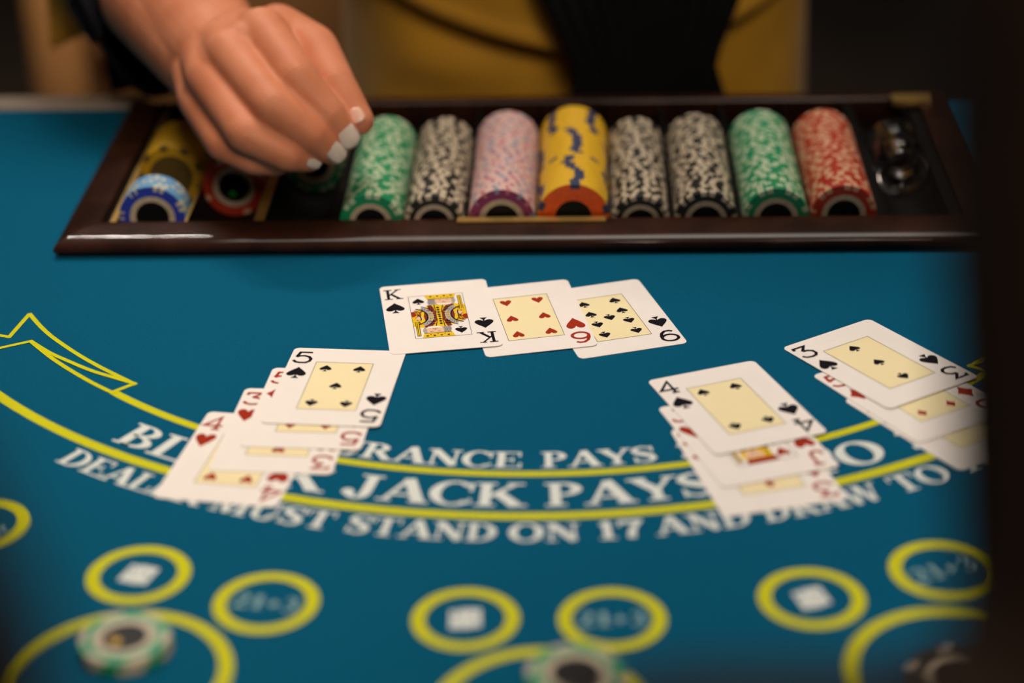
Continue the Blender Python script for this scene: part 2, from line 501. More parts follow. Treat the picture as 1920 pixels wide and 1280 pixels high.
rib = [[(-330, 1072), (-293.2, 1056.9), (-286.9, 1054.3)], [(-287.6, 1053.4), (-281.5, 1083.9)],
       smooth([(-281.9, 1084.6), (-271.5, 1066.5), (-260.5, 1050.6), (-241.4, 1027.8), (-224.5, 1010.5), (-205.5, 992.6)]),
       [(-206.5, 994.0), (-218.4, 983.6)], [(-330, 1020), (-289.8, 1040.7), (-273.2, 1048.6)],
       smooth([(-274.4, 1049.0), (-266.2, 1037.8), (-258.8, 1027.9), (-248.5, 1015.7), (-237.6, 1003.9), (-227.5, 993.6), (-215.8, 983.0)]),
       smooth([(-274.4, 1049.0), (-260.6, 1033.6), (-246.9, 1021.7), (-232.6, 1010.1), (-218.6, 1001.3), (-205.8, 993.4)])]
for mir in (False, True):
    b = MB()
    for j, ln in enumerate(rib):
        pts = [((2 * 20.9 - x) if mir else x, y - (3 if mir else 0)) for x, y in ln]
        print_poly(b, stroke2(pts, 2.7), lambda x, y: (x, y), ZP + 0.03 + .04 * j)
    tpart(b, 'ribbon_outline', 'yellow', 'yellow ribbon end printed at the %s end of the insurance band' % ('right' if mir else 'left'))


def lettering(word, c, r, cap, a0, a1, m='white_print', name='lettering'):
    gl = [glyph(ch) for ch in word]
    tot = sum(g[1] for g in gl)
    b = MB()
    k = R(a1 - a0) * r / tot          # mm per unit of advance
    acc = 0
    for polys, adv in gl:
        am = R(a0) + (acc + adv / 2) * k / r
        px, py = c[0] + r * math.sin(am), c[1] - r * math.cos(am)
        ca, sa = math.cos(am), math.sin(am)
        print_poly(b, polys, lambda u, v: (px + (u - adv / 2) * k * ca - v * cap * sa, py + (u - adv / 2) * k * sa + v * cap * ca), ZP)
        acc += adv
    return tpart(b, name, m)


for w, a0, a1 in (('INSURANCE', -27.6, -3.0), ('PAYS', -1.3, 9.0), ('2', 10.9, 13.2), ('TO', 14.6, 19.6), ('1', 21.2, 23.2)):
    lettering(w, C1, 331.8, 15.4, a0, a1)
for w, a0, a1 in (('BLACK', -36.4, -17.6), ('JACK', -16.2, -2.4), ('PAYS', -0.9, 11.9), ('3', 13.8, 16.8), ('TO', 18.7, 26.1), ('2', 27.9, 31.0)):
    lettering(w, C2, 386.8, 21.6, a0, a1)
for w, a0, a1 in (('DEALER', -37.6, -25.0), ('MUST', -24.2, -15.3), ('STAND', -14.4, -4.1), ('ON', -3.4, 1.4), ('17', 2.4, 5.7), ('AND', 6.4, 13.0),
                  ('DRAW', 13.8, 22.5), ('TO', 23.6, 28.1), ('16', 29.0, 32.4)):
    lettering(w, C2, 418.2, 15.6, a0, a1)


def flat_ring(x, y, ro, ri, label):
    b = MB()
    print_poly(b, ring2(x, y, ro, ri, 0, 360, 72), lambda u, v: (u, v), ZP)
    return tpart(b, 'betting_ring', 'yellow', label)


pair_spots = [(-23.8, 763.4, 0), (-176.0, 805.6, -22), (132.1, 773.0, 16)]
plus_spots = [(41.6, 760.6, 0), (-114.3, 780.0, -12), (194.7, 793.2, 22), (-259.9, 852.5, -30)]
for x, y, a in pair_spots: flat_ring(x, y, 24.2, 18.2, 'small yellow ring with a white card pair mark')
for x, y, a in plus_spots: flat_ring(x, y, 24.2, 18.2, 'small yellow ring with a faint 21+3 mark')
for x, y, nm in ((-172.2, 727.6, 'left'), (8.9, 692.0, 'middle'), (186.5, 715.0, 'right')): flat_ring(x, y, 48.5, 42.3, 'large yellow betting circle')


def pip2(kind, cx, cy, w, h, inv=False):
    """suit marks as polygons, centred, point up"""
    s = -1 if inv else 1
    f = lambda p: [(cx + s * x * w, cy + s * y * h) for x, y in p]
    if kind == 'D':
        e = [(0, .5), (.2, .2), (.44, 0), (.2, -.2), (0, -.5), (-.2, -.2), (-.44, 0), (-.2, .2)]
        return [f(e)]
    half = [(0, -.5), (.10, -.36), (.30, -.12), (.45, .10), (.5, .24), (.48, .36), (.40, .46), (.28, .5), (.16, .47), (.06, .39), (0, .28)]
    heart = half + [(-x, y) for x, y in reversed(half[1:-1])]
    if kind == 'H': return [f(heart)]
    if kind == 'S':
        body = [(x, .5 - (y + .5) * .80) for x, y in heart]
        return [f(body), f([(-.03, -.12), (-.05, -.30), (-.20, -.5), (.20, -.5), (.05, -.30), (.03, -.12)])]
    lob = [arc_pts(a, b_, .25, .23, 0, 360, 16)[:-1] for a, b_ in ((0, .27), (-.25, -.06), (.25, -.06))]
    return [f(l) for l in lob] + [f([(-.04, .15), (-.05, -.25), (-.2, -.5), (.2, -.5), (.05, -.25), (.04, .15)])]


for x, y, a in pair_spots:
    ca, sa = math.cos(R(a)), math.sin(R(a))
    T = lambda u, v: (x + u * ca - v * sa, y + u * sa + v * ca)
    b = MB()
    print_poly(b, [rect2(-7, -7.5, 2.6, 6.5), rect2(-2.6, -6.5, 7, 7.5)], T, ZP)
    tpart(b, 'card_pair_mark', 'white_print', 'white mark of two overlapping cards')
    b = MB()
    print_poly(b, pip2('S', -4.6, 2.5, 2.2, 3) + pip2('H', 3.4, 1.5, 2.6, 3.2, True) + [rect2(-2.7, -6.5, -2.4, 6.4)], T, ZP + 0.05)
    tpart(b, 'suit_print', 'felt')
for x, y, a in plus_spots:
    ca, sa = math.cos(R(a)), math.sin(R(a))
    b = MB()
    acc = -15.6
    for ch, wd_ in (('2', 8.2), ('1', 7.0), ('+', 8.0), ('3', 8.0)):
        polys, adv = glyph(ch)
        cap = 10.5
        print_poly(b, polys, lambda u, v: (x + (acc + u / adv * wd_) * ca - (v - .5) * cap * sa, y + (acc + u / adv * wd_) * sa + (v - .5) * cap * ca), ZP)
        acc += wd_
    tpart(b, 'lettering', 'grey_print')

# ------------------------------------------------------------------ playing cards
CW, CH, CT = 63.5, 88.0, 0.27


def sans(ch):
    """thin card index figures in a unit box -> list of polylines"""
    if ch == '5': return [[(.92, .97), (.26, .97), (.14, .53)], [(.14, .53), (.30, .63), (.55, .66), (.82, .57), (.96, .38), (.92, .18), (.74, .04), (.45, .03), (.2, .08), (.03, .24)]]
    if ch in '69':
        p = [arc_pts(.5, .32, .45, .29, 0, 360, 28), [(.86, .96), (.55, .97), (.28, .84), (.11, .60), (.05, .34)]]
        p[1] = [(.84, .86), (.66, .95), (.42, .94), (.20, .78), (.08, .55), (.05, .34)]
        return p if ch == '6' else [[(1 - x, 1 - y) for x, y in q] for q in p]
    if ch == '4': return [[(.70, .0), (.70, .98), (.02, .30), (.98, .30)], [(.50, .03), (.90, .03)]]
    if ch == '3': return [[(.10, .80), (.14, .97), (.86, .97), (.42, .60)], [(.42, .60), (.70, .58), (.92, .44), (.94, .22), (.76, .06), (.48, .03), (.2, .09), (.05, .26)]]
    if ch == 'J': return [[(.40, .97), (.94, .97)], [(.70, .97), (.70, .28), (.60, .08), (.38, .02), (.16, .1), (.08, .28)]]
    if ch == 'A': return [[(.08, .02), (.5, .98), (.92, .02)], [(.25, .36), (.75, .36)]]
    return []


def index_polys(ch, sx, sy, inv):
    """index figure at the corner (left edge) or rotated half a turn"""
    x0, y0, w, h = -29.8, 25.6, 10.4, 13.4
    if ch == 'K':
        K = [rect2(.15, 0, .32, 1), rect2(.01, 0, .47, .09), rect2(.01, .91, .47, 1)] + stroke2([(.26, .40), (.82, .96)], .10) + stroke2([(.40, .54), (.86, .04)], .16) + \
            [rect2(.62, .92, 1.0, 1), rect2(.66, 0, 1.06, .08)]
        polys = K
    else:
        polys = []
        for ln in sans(ch): polys += stroke2([(x * w, y * h) for x, y in ln], 1.85)
        polys = [[(x / w, y / h) for x, y in p] for p in polys]
    s = -1 if inv else 1
    return [[(s * (x0 + x * w), s * (y0 + y * h)) for x, y in p] for p in polys]


PIPS = {'3': [(0, 20.2), (0, 0), (0, -20.2)], '4': [(-9.4, 20.2), (9.4, 20.2), (-9.4, -20.2), (9.4, -20.2)],
        '5': [(-9.4, 20.2), (9.4, 20.2), (0, 0), (-9.4, -20.2), (9.4, -20.2)],
        '6': [(-9.4, 20.2), (9.4, 20.2), (-9.4, -.01), (9.4, -.01), (-9.4, -20.2), (9.4, -20.2)],
        '9': [(x, y) for x in (-9.4, 9.4) for y in (20.2, 6.7, -6.7, -20.2)] + [(0, -.01)], 'A': [(0, 0)]}
SUITN = {'S': 'spades', 'H': 'hearts', 'D': 'diamonds', 'C': 'clubs'}
I2 = lambda x, y: (x, y)


def court(face, root, zt):
    """two-headed court picture made of flat colour areas, half of it turned round for the other"""
    K = face == 'K'
    ms = ['card', 'ink_yellow', 'black', 'ink_maroon', 'ink_grey', 'ink_skin', 'red', 'panel']
    ix = {k: i for i, k in enumerate(ms)}
    b = MB()
    lay = [0]

    def put(polys, m, dz=None):
        z = zt + 0.012 * (lay[0] if dz is None else dz)
        for s in (1, -1):
            print_poly(b, [[(s * x, s * y) for x, y in p] for p in polys], I2, z, ix[m])

    def nxt(): lay[0] += 1
    X, Y = 16.0, 27.3
    # robe field
    put([[(-16, 6), (-9, 11), (-4, 14.5), (10, 14.5), (16, 12), (16, 0), (-16, 0)]], 'ink_yellow'); nxt()
    put([[(-9, 0), (-8, 8), (-3.8, 13.5), (-1.5, 5), (-1.5, 0)], [(9, 0), (8.4, 8), (5.2, 13.5), (1.6, 5), (1.6, 0)]], 'ink_maroon'); nxt()
    put([[(-6.2, 13.9), (-3.6, 14.4), (-2.2, 9), (-5.0, 8.5)], [(6.4, 13.9), (9.6, 14.3), (7.2, 9.2), (4.2, 8.5)]], 'ink_maroon')
    put([[(-2.3, 14.4), (-1.7, 14.4), (-1.2, 4), (-1.6, 4)], [(2.9, 14.4), (3.5, 14.4), (1.7, 4), (1.3, 4)], rect2(-15.9, 6.2, -9.2, 6.8)], 'black')
    put(ring2(-14.5, 0, (11.9, 14.7), (11.3, 14), 0, 66, 16) + ring2(14.5, 0, (11.9, 14.7), (11.3, 14), 114, 180, 16), 'black'); nxt()
    put(ring2(-14.5, 0, (11.3, 14), (8.0, 10.5), 0, 62, 16) + ring2(14.5, 0, (11.3, 14), (8.0, 10.5), 118, 180, 16), 'ink_grey'); nxt()
    put(ring2(-14.5, 0, (8.2, 10.8), (7.3, 9.6), 0, 80, 14) + ring2(14.5, 0, (8.2, 10.8), (7.3, 9.6), 100, 180, 14), 'black'); nxt()
    # dotted ermine edge and line work
    for i in range(6):
        a = 6 + i * 10
        put([arc_pts(-14.5 + 9.6 * math.cos(R(a)), 12.2 * math.sin(R(a)), .28, .7, 0, 360, 6)[:-1], arc_pts(14.5 - 9.6 * math.cos(R(a)), 12.2 * math.sin(R(a)), .28, .7, 0, 360, 6)[:-1]], 'black')
    put(ring2(-16, 2.5, (5.6, 6.6), (4.9, 5.8), -60, 70, 10) + ring2(-16, 2.5, (4.2, 5.0), (3.6, 4.3), -60, 70, 10), 'ink_maroon')
    put(ring2(16, 2.5, (5.6, 6.6), (4.9, 5.8), 110, 240, 10), 'black')
    nxt()
    put([arc_pts(-15, 3.2, 1.9, 3.0, -90, 90, 10) + [(-16, 6), (-16, .5)]], 'red')
    put([arc_pts(11.6, 2.2, 2.1, 2.3, 0, 360, 12)[:-1]], 'ink_skin'); nxt()
    # centre strap with black checks
    for i in range(4):
        y = 1.3 + i * 3.0
        put([[(-.1, y + 1.2), (1.0, y), (-.1, y - 1.2), (-1.2, y)]], 'black')
        put([rect2(-6.4, y - .3, -3.0, y + .45), rect2(3.0, y - .3, 6.4, y + .45)], 'ink_yellow' if i < 2 else 'black')
    nxt()
    for i in range(5):
        put([arc_pts(-11.5 + i * .55, 2.2 + i * 1.5, .55, .65, 0, 360, 6)[:-1], arc_pts(13.0 - i * .4, 4.4 + i * 1.3, .5, .6, 0, 360, 6)[:-1]], 'ink_maroon' if i % 2 else 'black')
    nxt()
    # head: hair, face, beard, crown or cap
    put([[(-5.2, 14.6), (-5.6, 18), (-4.4, 22.4), (10.5, 22.4), (11.2, 18), (10.0, 14.6)]], 'ink_grey' if K else 'ink_yellow'); nxt()
    put([[(-.6, 22.4), (8.6, 22.4), (8.9, 17), (7.2, 14.8), (1.2, 14.8), (-.9, 17.5)]], 'ink_skin'); nxt()
    if K:
        put([[(-1.0, 16.2), (2, 15.4), (7, 15.4), (9.4, 16.2), (7.4, 13.4), (1.4, 13.4)]], 'card')
        put([[(-6.6, 27.2), (-5.2, 21.8), (10.6, 21.8), (11.8, 27.2)]], 'ink_yellow'); nxt()
        put([rect2(-5.2, 21.6, 10.6, 22.1)] + [arc_pts(-3 + i * 4.0, 25.2, .8, .8, 0, 360, 8)[:-1] for i in range(4)] + [arc_pts(-1 + i * 4.0, 23.6, .4, .5, 0, 360, 6)[:-1] for i in range(3)], 'black')
    else:
        put([[(-6.6, 27.2), (-5.4, 22.2), (9.6, 22.2), (10.6, 27.2)]], 'red'); nxt()
        put([rect2(-5.2, 21.9, 9.6, 22.5)], 'ink_yellow')
    put([rect2(1.2, 19.9, 2.9, 20.3), rect2(5.4, 19.9, 7.1, 20.3), rect2(3.6, 17.6, 4.6, 18.0), rect2(2.8, 16.4, 5.6, 16.7)], 'black')
    for i in range(5): put([rect2(-4.6 + i * .75, 15.2, -4.4 + i * .75, 21.6)], 'black')
    nxt()
    # sword
    put([rect2(12.4, 5.5, 14.7, 24.5)], 'black'); nxt()
    put([rect2(12.8, 5.5, 13.5, 24.2), rect2(13.9, 5.5, 14.4, 24.2), rect2(11.2, 5.0, 15.8, 6.6)], 'ink_yellow')
    o = b.build('court_picture', ms, root)
    return o


def make_card(rank, suit, x, y, th, zc, label, group):
    """zc: heights (mm) of the card's underside at its far-left, far-right, near-left corner"""
    zfl, zfr, znl = zc
    c, s = math.cos(th), math.sin(th)
    ex = Vector((c * CW, s * CW, zfr - zfl)).normalized()
    ey0 = Vector((-s * CH, c * CH, zfl - znl))
    ez = ex.cross(ey0).normalized()
    ey = ez.cross(ex)
    zm = (zfr + znl) / 2
    o3 = W(x, y, zm)
    mw = Matrix(((ex.x, ey.x, ez.x, o3.x), (ex.y, ey.y, ez.y, o3.y), (ex.z, ey.z, ez.z, o3.z), (0, 0, 0, 1)))
    rr = 3.4
    out = []
    for cx, cy, a in ((CW / 2 - rr, CH / 2 - rr, 0), (-CW / 2 + rr, CH / 2 - rr, 90), (-CW / 2 + rr, -CH / 2 + rr, 180), (CW / 2 - rr, -CH / 2 + rr, 270)):
        out += arc_pts(cx, cy, rr, rr, a, a + 90, 8)
    b = MB()
    n = len(out)
    top = [(px / 1000, py / 1000, CT / 1000) for px, py in out]
    bot = [(px / 1000, py / 1000, 0) for px, py in out]
    b.poly(top)
    b.poly(bot[::-1])
    for i in range(n): b.poly([bot[i], bot[(i + 1) % n], top[(i + 1) % n], top[i]])
    root = b.build('playing_card', 'card', None, mw=mw)
    tag(root, label, 'playing card', group)
    ink = 'red' if suit in 'HD' else 'black'
    zt = CT + 0.02
    if rank not in 'KJ':
        b = MB(); print_poly(b, [rect2(-16, -27.3, 16, 27.3)], I2, zt); b.build('cream_panel', 'panel', root)
    b = MB()
    print_poly(b, [rect2(-16.1, -27.4, 16.1, -27.15), rect2(-16.1, 27.15, 16.1, 27.4), rect2(-16.1, -27.4, -15.85, 27.4), rect2(15.85, -27.4, 16.1, 27.4)], I2, zt + .10)
    b.build('panel_border', 'black', root)
    for inv in (False, True):
        b = MB(); print_poly(b, index_polys(rank, 1, 1, inv), I2, zt); b.build('index', ink, root)
        s2 = -1 if inv else 1
        b = MB(); print_poly(b, pip2(suit, -24.5 * s2, 14.0 * s2, 11.0, 13.4, inv), I2, zt); b.build('index_pip', ink, root)
    if rank in 'KJ':
        court(rank, root, zt)
        for inv in (False, True):
            s2 = -1 if inv else 1
            b = MB(); print_poly(b, pip2(suit, -10.6 * s2, 20.2 * s2, 7.0, 8.2, inv), I2, zt + .02); b.build('pip', ink, root)
    else:
        big = rank == 'A'
        for px, py in PIPS[rank]:
            b = MB(); print_poly(b, pip2(suit, px, py, 12 if big else 6.8, 14 if big else 7.6, py < 0), I2, zt + .02)
            b.build('pip', ink, root)
    return root


gd = 'cards of the dealer row near the chip tray'
make_card('9', 'S', 56.5, 1060.3, .2605, (.10, .10, .10), 'nine of spades at the right end of the dealer row', gd)
make_card('6', 'H', 9.6, 1062.8, .1626, (.14, .78, .14), 'six of hearts between the king and the nine of spades', gd)
make_card('K', 'S', -41.5, 1066.8, .1145, (.62, 1.0, .62), 'king of spades with a printed court picture', gd)
gl_ = 'fanned cards lying on the BLACK JACK lettering left of centre'
make_card('4', 'H', -139.5, 910.8, -.20, (.10, .10, .15), 'four of hearts lowest and nearest in the stepped hand of four cards', gl_)
make_card('3', 'H', -118.5, 938.0, -.115, (.15, .15, .60), 'three of hearts between the four of hearts and the five of diamonds', gl_)
make_card('5', 'D', -105.4, 961.0, -.11, (.20, .20, 1.0), 'five of diamonds half covered by the five of spades', gl_)
make_card('5', 'S', -96.0, 984.0, -.1247, (.28, .28, 1.45), 'five of spades on top of the stepped hand of four cards', gl_)
gm = 'fanned cards below the nine of spades'
make_card('3', 'D', 121.0, 892.2, .22, (.10, .10, .15), 'three of diamonds lowest in the hand under the four of spades', gm)
make_card('J', 'H', 119.2, 919.3, .30, (.18, .18, .75), 'jack of hearts half covered by the four of spades', gm)
make_card('4', 'S', 116.8, 951.0, .332, (.25, .25, 1.35), 'four of spades on top of the jack of hearts', gm)
gr = 'fanned cards beside the dark sleeve'
make_card('A', 'C', 224.4, 934.0, .542, (.10, .10, .15), 'partly hidden card with an empty cream panel under the five of diamonds', gr)
make_card('5', 'D', 211.2, 961.0, .515, (.18, .18, .75), 'five of diamonds half covered by the three of spades', gr)
make_card('3', 'S', 199.9, 996.2, .555, (.25, .25, 1.35), 'three of spades on top of the hand at the right', gr)

# ------------------------------------------------------------------ chip tray
tray = empty('chip_tray', TRAY, 'long dark lacquered wooden chip tray set into the felt', 'chip tray')


def rail(name, k):
    """one mitred side of the frame; profile = (inset, height)"""
    prof = [(9, -30), (9, .1), (3, .1), (2.5, 2.0), (.2, 3.2), (-.8, 5), (-.2, 7.2), (1.5, 9.0), (4, 10.3), (7, 11.2), (10, 11.97), (13, 12.6), (18, 13.4), (23.5, 14.0), (24.8, 13.2), (25, 11.5), (25, -30)]
    cs = [(TX0, 0), (TX1, 0), (TX1, TD), (TX0, TD)]
    sg = [(1, 1), (-1, 1), (-1, -1), (1, -1)]
    rows = []
    for j in (k, (k + 1) % 4):
        rows.append([((cs[j][0] + sg[j][0] * d) / 1000, (cs[j][1] + sg[j][1] * d) / 1000, z / 1000) for d, z in prof])
    b = MB()
    b.grid(rows, closed=True)
    o = b.build(name, 'wood', tray)
    recalc(o)
    o.data.polygons.foreach_set('use_smooth', [len(p.vertices) == 4 for p in o.data.polygons])
    return o


rail('front_rail', 0); rail('side_rail', 1); rail('back_rail', 2); rail('side_rail', 3)
# columns: x, chip radius
COLS = [(-226, 21.2), (-182, 20.4), (-134, 20.4), (-87.5, 19.6), (-47.8, 19.0), (-5.6, 21.0), (39.0, 22.6), (80.6, 18.2), (121.2, 19.4), (164.4, 20.4), (206.8, 20.4), (254, 18.5)]
ZB = -10.0
prof = [(TX0 + 25.2, 9)]
for x, r in COLS:
    zc = ZB + r
    prof += [(x + (r + .3) * math.cos(R(a)), zc - .0 + (r + .3) * math.sin(R(a))) for a in range(180, 361, 10)]
prof.append((TX1 - 25.2, 9))
b = MB()
rows = [[(x / 1000, yy / 1000, z / 1000) for x, z in [(TX0 + 25.2, -29)] + prof + [(TX1 - 25.2, -29)]] for yy in (25.3, TD - 25.3)]
b.grid(rows, closed=True)
b.poly(rows[0]); b.poly(rows[1][::-1])
recalc(b.build('trough_bed', 'wood_in', tray))
ed = [TX0 + 25.2] + [v for x, r in COLS for v in (x - r - .3, x + r + .3)] + [TX1 - 25.2]
for i in range(0, len(ed), 2):
    x0, x1 = ed[i], ed[i + 1]
    j = i // 2
    z0 = max(ZB + COLS[max(0, j - 1)][1], ZB + COLS[min(j, len(COLS) - 1)][1], 9) + .15
    if x1 - x0 < .5: continue
    if x1 - x0 > 7: x1 = x0 + 4 if i else x1; x0 = x1 - 4
    b = MB(); b.box((x0 + .1) / 1000, .027, z0 / 1000, (x1 - .1) / 1000, (TD - 27) / 1000, (z0 + .8) / 1000)
    d = b.build('divider_strip', 'brass' if j in (0, 1, 2) else 'wood_in', tray)
    if j in (0, 1, 2): d['label'] = 'thin brass strip between two chip rows'
b = MB(); b.box(-.033, .0175, .0140, .059, .0245, .0148); b.build('brass_plate', 'brass', tray)['label'] = 'narrow brass plate on the front rail'
b = MB()
b.box(.262, .2155, .013, .290, .2290, .0165)
for k in range(12):
    a, c = 2 * math.pi * k / 12, 2 * math.pi * (k + 1) / 12
    b.poly([(.276 + .007 * math.cos(a), .2145, .009 + .007 * math.sin(a)), (.276 + .007 * math.cos(c), .2145, .009 + .007 * math.sin(c)), (.276 + .007 * math.cos(c), .2285, .009 + .007 * math.sin(c)), (.276 + .007 * math.cos(a), .2285, .009 + .007 * math.sin(a))])
lp = b.build('lock_plate', 'brass', tray)
lp['label'] = 'brass lock at the far right corner'
b = MB(); b.box(.2745, .2140, .004, .2775, .2146, .013); b.build('keyhole', 'black', lp)

# ------------------------------------------------------------------ chips
CTH = 4.0


def chip_mesh(r, t, base, spot, ring, inlay, face=None, groups=6, per=3, sw=7.0, gap=4.0, extra=None, split=False):
    """returns dict part -> MB; slots per face follow the pattern of a striped casino chip"""
    n = 90
    ri, rr = r * .50, r * .68
    parts = {'body': MB(), 'edge_spot': MB(), 'ring': MB(), 'inlay': MB()}

    def kind(k):
        a = (k + .5) * 360 / n
        g = a % (360 / groups)
        for j in range(per):
            s0 = j * (sw + gap)
            if s0 <= g < s0 + sw: return 1 + (j % 2 if extra else 0)
        return 0
    bv = .45
    prof = [(ri, t / 2 - .15), (rr, t / 2), (r * .84, t / 2), (r - bv, t / 2), (r, t / 2 - bv), (r, -t / 2 + bv), (r - bv, -t / 2), (r * .84, -t / 2), (rr, -t / 2), (ri, -t / 2 + .15)]
    for i in range(len(prof) - 1):
        (r0, z0), (r1, z1) = prof[i], prof[i + 1]
        for k in range(n):
            a, c = 2 * math.pi * k / n, 2 * math.pi * (k + 1) / n
            q = [(r0 * math.cos(a), r0 * math.sin(a), z0), (r0 * math.cos(c), r0 * math.sin(c), z0), (r1 * math.cos(c), r1 * math.sin(c), z1), (r1 * math.cos(a), r1 * math.sin(a), z1)]
            q = [(x / 1000, y / 1000, z / 1000) for x, y, z in q][::-1]
            kk = kind(k)
            if i in (0, len(prof) - 2):
                parts['ring'].poly(q, 3)
            elif 2 <= i <= len(prof) - 4 and kk:
                parts['edge_spot'].poly(q, kk)
            elif i in (1, 2, len(prof) - 3, len(prof) - 4) and face:
                parts['body'].poly(q, 4)
            else:
                parts['body'].poly(q, 0)
    for s in (1, -1):
        p = [(ri * math.cos(2 * math.pi * k / 30) / 1000, ri * math.sin(2 * math.pi * k / 30) / 1000, s * (t / 2 - .16) / 1000) for k in range(30)]
        parts['inlay'].poly(p if s > 0 else p[::-1], 5)
    mats = [base, spot, extra or spot, ring, face or base, inlay]
    return parts, mats


def chip_data(name, **kw):
    """the mesh of a whole chip as one object, for chips whose faces do not show"""
    parts, mats = chip_mesh(**kw)
    b = MB()
    for p in parts.values():
        n = len(b.v)
        b.v += p.v
        b.f += [tuple(i + n for i in f) for f in p.f]
        b.m += p.m
    o = b.build(name, mats)
    me = o.data
    bpy.data.objects.remove(o)
    return me


def chip_full(mw, label, group, dot=None, **kw):
    """a chip with its parts apart: edge spots, ring round the inlay, dark inlay"""
    parts, mats = chip_mesh(**kw)
    b = parts['body']
    root = b.build('casino_chip', mats, None, mw=mw)
    tag(root, label, 'casino chip', group)
    for k in ('edge_spot', 'ring', 'inlay'):
        parts[k].build(k, mats, root)
    if dot:
        b = MB()
        for i in range(8):
            pass
        r = kw['r']
        t = kw['t']
        for (dx, dy, dr) in ((-.12, -.2, .12),) if dot != 'red_dot' else ((-.18, -.16, .06), (.16, -.1, .08), (0, -.26, .05)):
            b.poly([((dx * r + dr * r * math.cos(a * .785)) / 1000, (dy * r + dr * r * math.sin(a * .785)) / 1000, (t / 2 - .10) / 1000) for a in range(8)])
        b.build('foil_mark', dot, root)
    return root


def in_tray(x, y, z, spin):
    """chip axis along the tray's depth, face to the front"""
    return TRAY @ Matrix.Translation((x / 1000, y / 1000, z / 1000)) @ Matrix.Rotation(R(90), 4, 'X') @ Matrix.Rotation(spin, 4, 'Z')


KG = dict(base='c_green', spot='c_mint', ring='cream', inlay='inlay', groups=7, per=2, sw=12.5, gap=5)
KB = dict(base='c_black', spot='cream', ring='cream', inlay='inlay', groups=8, per=2, sw=11.5, gap=5)
KR = dict(base='c_red', spot='c_salmon', ring='cream', inlay='inlay', groups=7, per=2, sw=11.5, gap=6)
KP = dict(base='c_pink', spot='c_mauve', ring='cream', inlay='inlay', face='c_purple', groups=8, per=2, sw=7, gap=14, extra='c_greyblue')
KO = dict(base='c_yellow', spot='c_navy', ring='c_orange', inlay='inlay', face='c_orange', groups=5, per=1, sw=15, gap=9)
KBL = dict(base='c_lblue', spot='white_spot', ring='cream', inlay='inlay', face='c_blue', groups=7, per=2, sw=7, gap=5)
KR1 = dict(KR, groups=4, per=1, sw=14)
KYF = dict(base='c_yellow_shaded', spot='c_olive', ring='c_olive', inlay='c_olive', groups=9, per=1, sw=16, gap=6)
KY = dict(base='c_yellow_shaded', spot='c_yellow_shaded', ring='c_yellow_shaded', inlay='c_yellow_shaded', groups=6, per=2, sw=6, gap=6)

runs = [  # column index, first local y, number of chips, recipe, plain name, order word
    (3, 28, 34, KG, 'green and cream', 'row just right of the dealer hand', None),
    (4, 28, 34, KB, 'black and cream', 'row left of the purple row', None),
    (5, 27.5, 34, KP, 'pale pink and purple', 'row beside the yellow row', 'red_dot'),
    (6, 27.5, 34, KO, 'yellow', 'row beside the purple row', 'red_dot'),
    (7, 28, 34, KB, 'black and cream', 'row just right of the yellow row', 'green_dot'),
    (8, 28, 34, KB, 'black and cream', 'row left of the second green row', 'red_dot'),
    (9, 28, 34, KG, 'green and cream', 'row left of the red row', None),
    (10, 32, 33, KR, 'red and cream', 'long row at the right end', 'green_dot'),
    (0, 36, 5, KBL, 'blue and white', 'short row at the left end', None),
    (0, 103, 12, KY, 'plain shade-darkened yellow', 'row behind the blue chips', None),
    (1, 86, 6, KR1, 'red and cream', 'short row left under the dealer hand', 'green_dot'),
    (2, 124, 6, KG, 'green and cream', 'short row under the fingertips', None)]
spin0 = {3: .30, 4: .1, 5: .52, 6: .12, 7: .2, 8: .5, 9: .78, 10: .2, 0: .2, 1: .3, 2: .4}
for ci, y0, n, kw, cname, where, dot in runs:
    x, r = COLS[ci]
    if kw is KY: r += .0
    zc = ZB + r
    kw2 = dict(kw, r=r, t=CTH - .06)
    me = chip_data('casino_chip', **kw2)
    grp = '%s chips in the %s' % (cname, where)
    walk = spin0[ci]
    for k in range(n):
        y = y0 + (k + .5) * CTH
        spin = spin0[ci] if k == 0 else random.uniform(0, 6.28)
        if kw is KO and k:
            walk += random.choice((0, .02, .05, -.05, .12, -.1, .5))
            spin = walk
        mw = in_tray(x, y, zc + .02, spin)
        if k == 0:
            lab = 'front chip of the %s' % where if kw is not KO else 'orange faced chip at the front of the yellow row'
            if kw is not KO: lab = '%s chip at the front of the %s' % (cname, where)
            chip_full(mw, lab, grp, dot, **(dict(KYF, r=r, t=CTH - .06) if kw is KY else kw2))
        else:
            o = bpy.data.objects.new('casino_chip', me)
            COL.objects.link(o)
            o.matrix_world = mw
            tag(o, '%s chip in the %s' % (cname, where), 'casino chip', grp)


def stack(x, y, n, r, kw, cname, where, dot, t=3.3):
    grp = '%s chips stacked in the %s' % (cname, where)
    kw2 = dict(kw, r=r, t=t - .04)
    me = chip_data('casino_chip', **kw2)
    for k in range(n):
        mw = Matrix.Translation(W(x + random.uniform(-.5, .5), y + random.uniform(-.5, .5), .15 + (k + .5) * t)) @ Matrix.Rotation(random.uniform(0, 6), 4, 'Z')
        if k == n - 1:
            chip_full(mw, 'top %s chip of the stack in the %s' % (cname, where), grp, dot, **kw2)
        else:
            o = bpy.data.objects.new('casino_chip', me)
            COL.objects.link(o)
            o.matrix_world = mw
            tag(o, '%s chip below the top one in the %s' % (cname, where), 'casino chip', grp)


